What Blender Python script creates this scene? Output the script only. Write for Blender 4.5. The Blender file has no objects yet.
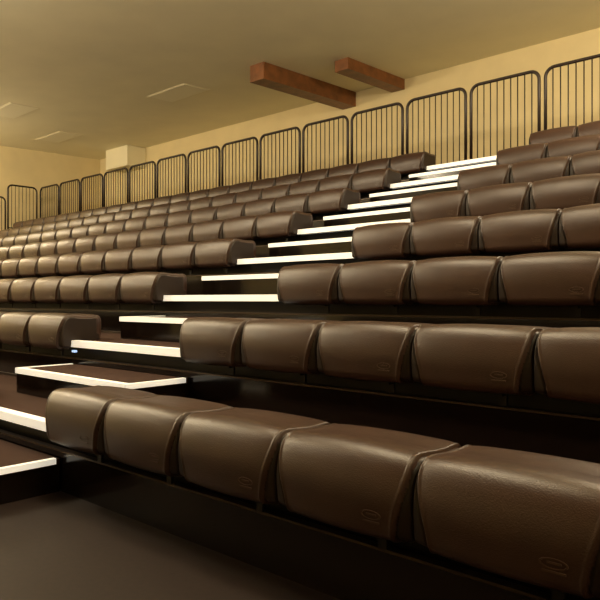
import bpy, bmesh, math
from mathutils import Vector
H=1.008
X0,Y0=-3.248,1.646
D,R,W=0.85,0.348,0.55
AW=1.42
XL=-17.3
NR=8
NSR=12
XR=X0+NSR*W
def seatz(k): return H-0.46+R*k
def deckz(k): return H-0.66+R*k
def nose(k): return Y0+0.08+D*k
YB=11.0; XW=-18.3; XRW=5.0; YF=-9.0
def ceilz(y): return H+4.33+0.03*(y-YB)

def mat(name,col,rough=.5,metal=0,noise=0,nscale=50,bump=0,bscale=200,spec=.5,emit=None):
    m=bpy.data.materials.new(name); m.use_nodes=True
    nt=m.node_tree; b=nt.nodes['Principled BSDF']
    b.inputs['Base Color'].default_value=(*col,1)
    b.inputs['Roughness'].default_value=rough
    b.inputs['Metallic'].default_value=metal
    b.inputs['Specular IOR Level'].default_value=spec
    tc=nt.nodes.new('ShaderNodeTexCoord')
    if noise:
        n=nt.nodes.new('ShaderNodeTexNoise'); n.inputs['Scale'].default_value=nscale; n.inputs['Detail'].default_value=4
        nt.links.new(tc.outputs['Object'],n.inputs['Vector'])
        r=nt.nodes.new('ShaderNodeValToRGB')
        r.color_ramp.elements[0].position=.3; r.color_ramp.elements[1].position=.7
        r.color_ramp.elements[0].color=(*[c*(1-noise) for c in col],1)
        r.color_ramp.elements[1].color=(*[min(1,c*(1+noise)) for c in col],1)
        nt.links.new(n.outputs['Fac'],r.inputs['Fac']); nt.links.new(r.outputs['Color'],b.inputs['Base Color'])
    if bump:
        n2=nt.nodes.new('ShaderNodeTexNoise'); n2.inputs['Scale'].default_value=bscale
        nt.links.new(tc.outputs['Object'],n2.inputs['Vector'])
        bp=nt.nodes.new('ShaderNodeBump'); bp.inputs['Strength'].default_value=bump; bp.inputs['Distance'].default_value=.002
        nt.links.new(n2.outputs['Fac'],bp.inputs['Height']); nt.links.new(bp.outputs['Normal'],b.inputs['Normal'])
    if emit:
        b.inputs['Emission Color'].default_value=(*emit[0],1); b.inputs['Emission Strength'].default_value=emit[1]
    return m
M_seat=mat('brown_vinyl',(.038,.0175,.0110),.34,0,.12,9,.6,260,.5)
M_gus_cap_shade=mat('dark_vinyl_gusset_cap_shade',(.015,.008,.005),.45,0,0,9,.3,260,.35)
M_mark=mat('embossed_mark',(.065,.036,.024),.35)
M_frame=mat('black_steel',(.006,.004,.003),.5,.1,spec=.3)
M_panel=mat('gloss_black_panel',(.006,.0035,.0025),.15,0,.25,3,0,0,.5)
M_lip=mat('steel_lip',(.07,.05,.035),.4,.8)
M_carpet=mat('brown_carpet',(.036,.015,.009),.9,0,.3,120,.6,400,.2)
M_white=mat('white_nosing_added_glow',(.90,.88,.82),.4,0,.04,30,emit=((1,.94,.80),.5))  # white strips given an added glow to look brightly lit; not lamps
M_rail=mat('rail_paint',(.018,.009,.005),.4,.2)
M_wall=mat('cream_wall',(.74,.62,.35),.8,0,.04,2)
M_ceil=mat('ceiling_paint',(.85,.79,.56),.85,0,.03,1.5)
M_tile=mat('ceiling_panel_paint',(.89,.84,.62),.8)
M_groove=mat('ceiling_groove',(.80,.73,.51),.9)
M_beam=mat('stained_timber',(.19,.070,.020),.5,0,.3,6)
M_floor=mat('hall_floor',(.013,.006,.004),.6,0,.25,40,spec=.25)
M_led=mat('step_led',(.5,.7,1),.4,emit=((.45,.65,1),1.0))

def newobj(name,bm,mats,smooth=False,parent=None):
    me=bpy.data.meshes.new(name); bm.normal_update(); bm.to_mesh(me); bm.free()
    for m in mats: me.materials.append(m)
    o=bpy.data.objects.new(name,me); bpy.context.collection.objects.link(o)
    return o
def box(bm,x0,x1,y0,y1,z0,z1,mi=0):
    v=[bm.verts.new((x,y,z)) for x in(x0,x1) for y in(y0,y1) for z in(z0,z1)]
    for f in((0,1,3,2),(4,6,7,5),(0,4,5,1),(2,3,7,6),(0,2,6,4),(1,5,7,3)):
        fa=bm.faces.new([v[i] for i in f]); fa.material_index=mi
def tube(bm,pts,r,seg=8,mi=0):
    rings=[]; n=len(pts); pts=[Vector(p) for p in pts]
    for i,p in enumerate(pts):
        t=pts[min(i+1,n-1)]-pts[max(i-1,0)]
        t.normalize()
        a=Vector((0,1,0)) if abs(t.y)<.9 else Vector((1,0,0))
        u=t.cross(a).normalized(); w=u.cross(t).normalized()
        rings.append([bm.verts.new(p+r*(math.cos(q)*u+math.sin(q)*w)) for q in [2*math.pi*j/seg for j in range(seg)]])
    for i in range(n-1):
        A=rings[i];B=rings[i+1]
        for j in range(seg):
            f=bm.faces.new((A[j],A[(j+1)%seg],B[(j+1)%seg],B[j])); f.material_index=mi; f.smooth=True
    bm.faces.new(rings[0][::-1]).material_index=mi; bm.faces.new(rings[-1]).material_index=mi

# ---------------- seat cushion mesh ----------------
def sstep(x): x=max(0,min(1,x)); return x*x*(3-2*x)
def fillet(poly):
    out=[]
    n=len(poly)
    for i in range(n):
        p=Vector(poly[i][:2]); r=poly[i][2]
        a=Vector(poly[i-1][:2]); b=Vector(poly[(i+1)%n][:2])
        da=(a-p).normalized(); db=(b-p).normalized()
        p1=p+da*r; p2=p+db*r
        for j in range(9):
            s=j/8; out.append((1-s)**2*p1+2*s*(1-s)*p+s*s*p2)
    return out
prof=fillet([(.34,-.196,.012),(.34,-.002,.06),(.20,-.010,.06),(.012,.004,.062),(-.030,-.115,.060),(-.016,-.252,.030),(.05,-.260,.015),(.066,-.196,.01)])
def resample(P,step):
    out=[]; n=len(P)
    for i in range(n):
        a=P[i]; b=P[(i+1)%n]; L=(b-a).length
        if L<1e-5: continue
        m=max(1,int(round(L/step)))
        for j in range(m): out.append(a+(b-a)*j/m)
    return out
prof=resample(prof,.012)
N=len(prof)
def pnorm(i):
    t=(prof[(i+1)%N]-prof[i-1]).normalized()
    return Vector((-t.y,t.x))
sgn=1
i_top=max(range(N),key=lambda i:prof[i].y)
if pnorm(i_top).y<0: sgn=-1
hw=W/2-.001
us=[]
for j in range(25): us.append(hw-.072*j/24)
cc=[.185,.155,.12,.08,.04]
pos=sorted(us+cc)
U=[-u for u in reversed(pos)]+[0]+pos
def ueof(p):
    e=.008+.046*sstep((-p.y-.01)/.24)**1.1*(1-sstep((p.x-.0)/.06))
    return hw-e
def surf(u,i):
    p=prof[i]; n=pnorm(i)*sgn
    au=abs(u); a=au/hw
    ue=ueof(p)
    h=.012*(1-a*a)*(1 if p.x<.15 else .6)
    h-=.014*math.exp(-((au-ue)/.0042)**2)
    h+=.0035*math.exp(-((au-ue+.011)/.005)**2)
    if au>ue+.002: h-=.008
    if a>.97: h-=.014*((a-.97)/.03)**2
    if p.x>.05 and p.y<-.15: h=0
    t=p.x+n.x*h; z=p.y+n.y*h
    if p.x>.18: t-=.040*a**14*(p.x-.18)/.16
    if p.x<.1: t+=.006*a**8
    if p.y>-.06: z-=.004*a**8
    return t,z
bm=bmesh.new()
grid=[[bm.verts.new((u,*surf(u,i))) for i in range(N)] for u in U]
for a in range(len(U)-1):
    for i in range(N):
        f=bm.faces.new((grid[a][i],grid[a][(i+1)%N],grid[a+1][(i+1)%N],grid[a+1][i])); f.smooth=True
        um=abs(U[a]+U[a+1])/2
        if um>ueof(prof[i])-.002 and prof[i].x<.1: f.material_index=3
bm.faces.new(grid[0]).material_index=3; bm.faces.new(grid[-1][::-1]).material_index=3  # end caps take the dark gusset colour as painted shade
bmesh.ops.recalc_face_normals(bm,faces=bm.faces[:])
def fy(u,z):
    best=min((i for i in range(N) if prof[i].x<.03),key=lambda i:abs(prof[i].y-z))
    return surf(u,best)[0]
mu,mz=.145,-.185
ns=28
def ringpt(q,k): return mu+.036*k*math.cos(q), mz+.014*k*math.sin(q)
outer=[];inner=[];o2=[];i2=[]
for j in range(ns):
    q=2*math.pi*j/ns
    for lst,k,dy in((outer,1,-.002),(inner,.86,-.002),(o2,1.03,.002),(i2,.82,.002)):
        u,z=ringpt(q,k); lst.append(bm.verts.new((u,fy(u,z)+dy,z)))
for j in range(ns):
    k=(j+1)%ns
    for A,B in((outer,inner),(o2,outer),(inner,i2)):
        f=bm.faces.new((A[j],A[k],B[k],B[j])); f.material_index=1
for (ua,ub,zz) in((mu-.03,mu+.03,mz-.021),(mu-.016,mu+.02,mz+.002)):
    y=min(fy(ua,zz),fy(ub,zz)); box(bm,ua,ub,y-.0015,y+.006,zz-.0025,zz+.0025,1)
for u in(.12,):
    box(bm,u-.010,u+.010,.035,.078,-.278,-.24,2)
    box(bm,u-.016,u+.016,.064,.078,-.32,-.21,2)
seat_me=bpy.data.meshes.new('padded_bench_seat'); bm.to_mesh(seat_me); bm.free()
for m in(M_seat,M_mark,M_frame,M_gus_cap_shade): seat_me.materials.append(m)
def seatrow(x,k,n):
    o=bpy.data.objects.new('padded_seat_row',seat_me); bpy.context.collection.objects.link(o)
    o.location=(x+W/2,Y0+D*k,seatz(k))
    a=o.modifiers.new('array','ARRAY'); a.use_relative_offset=False; a.use_constant_offset=True
    a.constant_offset_displace=(W,0,0); a.count=n
NL=int((X0-AW-XL)/W)
for k in range(NR):
    seatrow(X0,k,NSR)
    seatrow(X0-AW-NL*W,k,NL)

# ---------------- tiered platform ----------------
bm=bmesh.new()
XLe=XL-.05
for k in range(NR):
    yb=nose(k+1)+.10 if k<NR-1 else 9.0
    zb=0 if k==0 else deckz(k-1)
    box(bm,XLe,XR,nose(k),yb,deckz(k)-.035,deckz(k),0)
    box(bm,XLe,XR,nose(k)+.10,yb+.0,0 ,deckz(k)-.035,1)
    box(bm,XLe,XR,nose(k)+.015,nose(k)+.04,zb,deckz(k)-.135,2)
    box(bm,XLe,XR,nose(k)+.008,nose(k)+.045,deckz(k)-.139,deckz(k)-.130,3)
    box(bm,XLe,XR,nose(k)-.003,nose(k)+.0,deckz(k)-.05,deckz(k)-.002,1)
    if k: box(bm,XLe,XR,nose(k)+.005,nose(k)+.015,zb,zb+.02,3)
newobj('tiered_seating_platform',bm,[M_carpet,M_frame,M_panel,M_lip])
bm=bmesh.new(); box(bm,XW+.01,XRW-.01,9.02,YB-.01,0,deckz(NR-1)-.002,0); newobj('upper_walkway',bm,[M_carpet])

# ---------------- aisle ----------------
xa,xb=X0-AW+.0,X0-.03
def step(k):
    z=deckz(k)-R/2; zb=deckz(k-1) if k else 0
    y0=nose(k)-.44; y1=nose(k)+.005
    bm=bmesh.new()
    box(bm,xa,xb,y0+.004,y1,zb+.001,z-.03,1)
    box(bm,xa,xb,y0+.0,y1,z-.03,z,0)
    s=.038
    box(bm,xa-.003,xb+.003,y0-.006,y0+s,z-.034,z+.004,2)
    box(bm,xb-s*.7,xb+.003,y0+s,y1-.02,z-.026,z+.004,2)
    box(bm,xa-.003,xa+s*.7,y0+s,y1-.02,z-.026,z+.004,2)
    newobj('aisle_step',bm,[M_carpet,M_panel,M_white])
for k in range(NR): step(k)
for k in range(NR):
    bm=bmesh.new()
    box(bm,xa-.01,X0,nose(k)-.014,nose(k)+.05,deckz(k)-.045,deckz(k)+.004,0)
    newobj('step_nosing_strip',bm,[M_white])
bm=bmesh.new(); box(bm,xa+.00,xa+.04,nose(1)-.012,nose(1)+.01,deckz(1)-.085,deckz(1)-.07); newobj('step_light',bm,[M_led])

# ---------------- railings ----------------
def rail_mesh(wd,ht,nb,rr=.12):
    bm=bmesh.new()
    pts=[(-wd/2,0,0),(-wd/2,0,ht-rr)]
    for j in range(1,7):
        q=math.pi-math.pi/2*j/6; pts.append((-wd/2+rr+rr*math.cos(q),0,ht-rr+rr*math.sin(q)))
    for j in range(0,7):
        q=math.pi/2-math.pi/2*j/6; pts.append((wd/2-rr+rr*math.cos(q),0,ht-rr+rr*math.sin(q)))
    pts+= [(wd/2,0,0)]
    tube(bm,pts,.023,8)
    tube(bm,[(-wd/2,0,.12),(wd/2,0,.12)],.015,8)
    for j in range(nb):
        x=-wd/2+wd*(j+1)/(nb+1)
        tube(bm,[(x,0,.12),(x,0,ht-.005-(.02 if j in(0,nb-1) else 0))],.0085,6)
    for s in(-1,1): box(bm,s*wd/2-.05,s*wd/2+.05,-.05,.05,0,.012)
    me=bpy.data.meshes.new('guard_railing_panel'); bm.to_mesh(me); bm.free(); me.materials.append(M_rail); return me
rm=rail_mesh(.985,1.27,9); rs=rail_mesh(.78,1.25,7)
YR=8.62; P=1.07
x=-4.57
while x-P>-17.6: x-=P
while x+P<XR+.3:
    o=bpy.data.objects.new('guard_railing_panel',rm); bpy.context.collection.objects.link(o)
    o.location=(x+P/2,YR,deckz(NR-1)); x+=P
for k in range(1,NR):
    o=bpy.data.objects.new('side_railing_panel',rs); bpy.context.collection.objects.link(o)
    o.location=(XL-.02,nose(k)+D/2,deckz(k)); o.rotation_euler=(0,0,math.pi/2)

# ---------------- room ----------------
def quadbox(name,x0,x1,y0,y1,z0,z1,m):
    bm=bmesh.new(); box(bm,x0,x1,y0,y1,z0,z1); return newobj(name,bm,[m])
quadbox('floor',XW,XRW,YF,YB,-.1,0,M_floor)
quadbox('wall_back',XW-.2,XRW+.2,YB,YB+.2,-.1,H+4.6,M_wall)
quadbox('wall_left',XW-.2,XW,YF,YB,-.1,H+4.6,M_wall)
quadbox('wall_right',XRW,XRW+.2,YF,YB,-.1,H+4.6,M_wall)
quadbox('wall_front',XW-.2,XRW+.2,YF-.2,YF,-.1,H+4.6,M_wall)
def slanted(bm,x0,x1,y0,y1,dz0,dz1,mi=0):
    v=[bm.verts.new((x,y,ceilz(y)+z)) for x in(x0,x1) for y in(y0,y1) for z in(dz0,dz1)]
    for f in((0,1,3,2),(4,6,7,5),(0,4,5,1),(2,3,7,6),(0,2,6,4),(1,5,7,3)):
        bm.faces.new([v[i] for i in f]).material_index=mi
bm=bmesh.new(); slanted(bm,XW-.2,XRW+.2,YF-.2,YB+.2,0,.2); newobj('ceiling',bm,[M_ceil])
for i,(px,py) in enumerate([(-14.6,6.6),(-16.3,8.6),(-11.0,8.4)]):
    bm=bmesh.new(); slanted(bm,px-.6,px+.6,py-.3,py+.3,-.010,0,0); slanted(bm,px-.63,px+.63,py-.33,py+.33,-.005,0,1)
    newobj('ceiling_panel',bm,[M_tile,M_groove])
bm=bmesh.new(); slanted(bm,-8.75,-8.4,8.3,YB-.005,-.30,0); newobj('timber_ceiling_beam',bm,[M_beam])
bm=bmesh.new(); slanted(bm,-7.5,-7.2,9.2,YB-.005,-.20,0); newobj('timber_ceiling_beam',bm,[M_beam])
quadbox('ceiling_bulkhead',-17.0,-15.9,10.4,YB-.005,H+3.75,ceilz(10.4)-.001,M_ceil)

# ---------------- lights ----------------
def point(x,y,z,p,r=.35,col=(1,.83,.58)):
    l=bpy.data.lights.new('added_unseen_light','POINT'); l.energy=p; l.shadow_soft_size=r; l.color=col  # unseen lights without fixtures, added to brighten ceiling, walls and seats
    o=bpy.data.objects.new('added_unseen_light',l); bpy.context.collection.objects.link(o); o.location=(x,y,z)
point(-14,-2,H+3.3,800); point(-8.3,.9,H+3.4,540); point(-3,2.0,H+3.4,330); point(2.5,1.6,H+3.4,280)
point(-1,6.5,H+3.3,360); point(-16.8,3.5,H+3.0,430)
w=bpy.data.worlds.new('World'); bpy.context.scene.world=w; w.use_nodes=True
w.node_tree.nodes['Background'].inputs[0].default_value=(1,.85,.6,1); w.node_tree.nodes['Background'].inputs[1].default_value=.3

# ---------------- camera ----------------
cd=bpy.data.cameras.new('camera'); cam=bpy.data.objects.new('camera',cd); bpy.context.collection.objects.link(cam)
cd.sensor_width=36; cd.lens=662/600*36; cd.clip_start=.05
cam.location=(0,0,H); cam.rotation_euler=(math.radians(90),0,math.radians(42.2))
bpy.context.scene.camera=cam
bpy.context.scene.view_settings.view_transform='Standard'
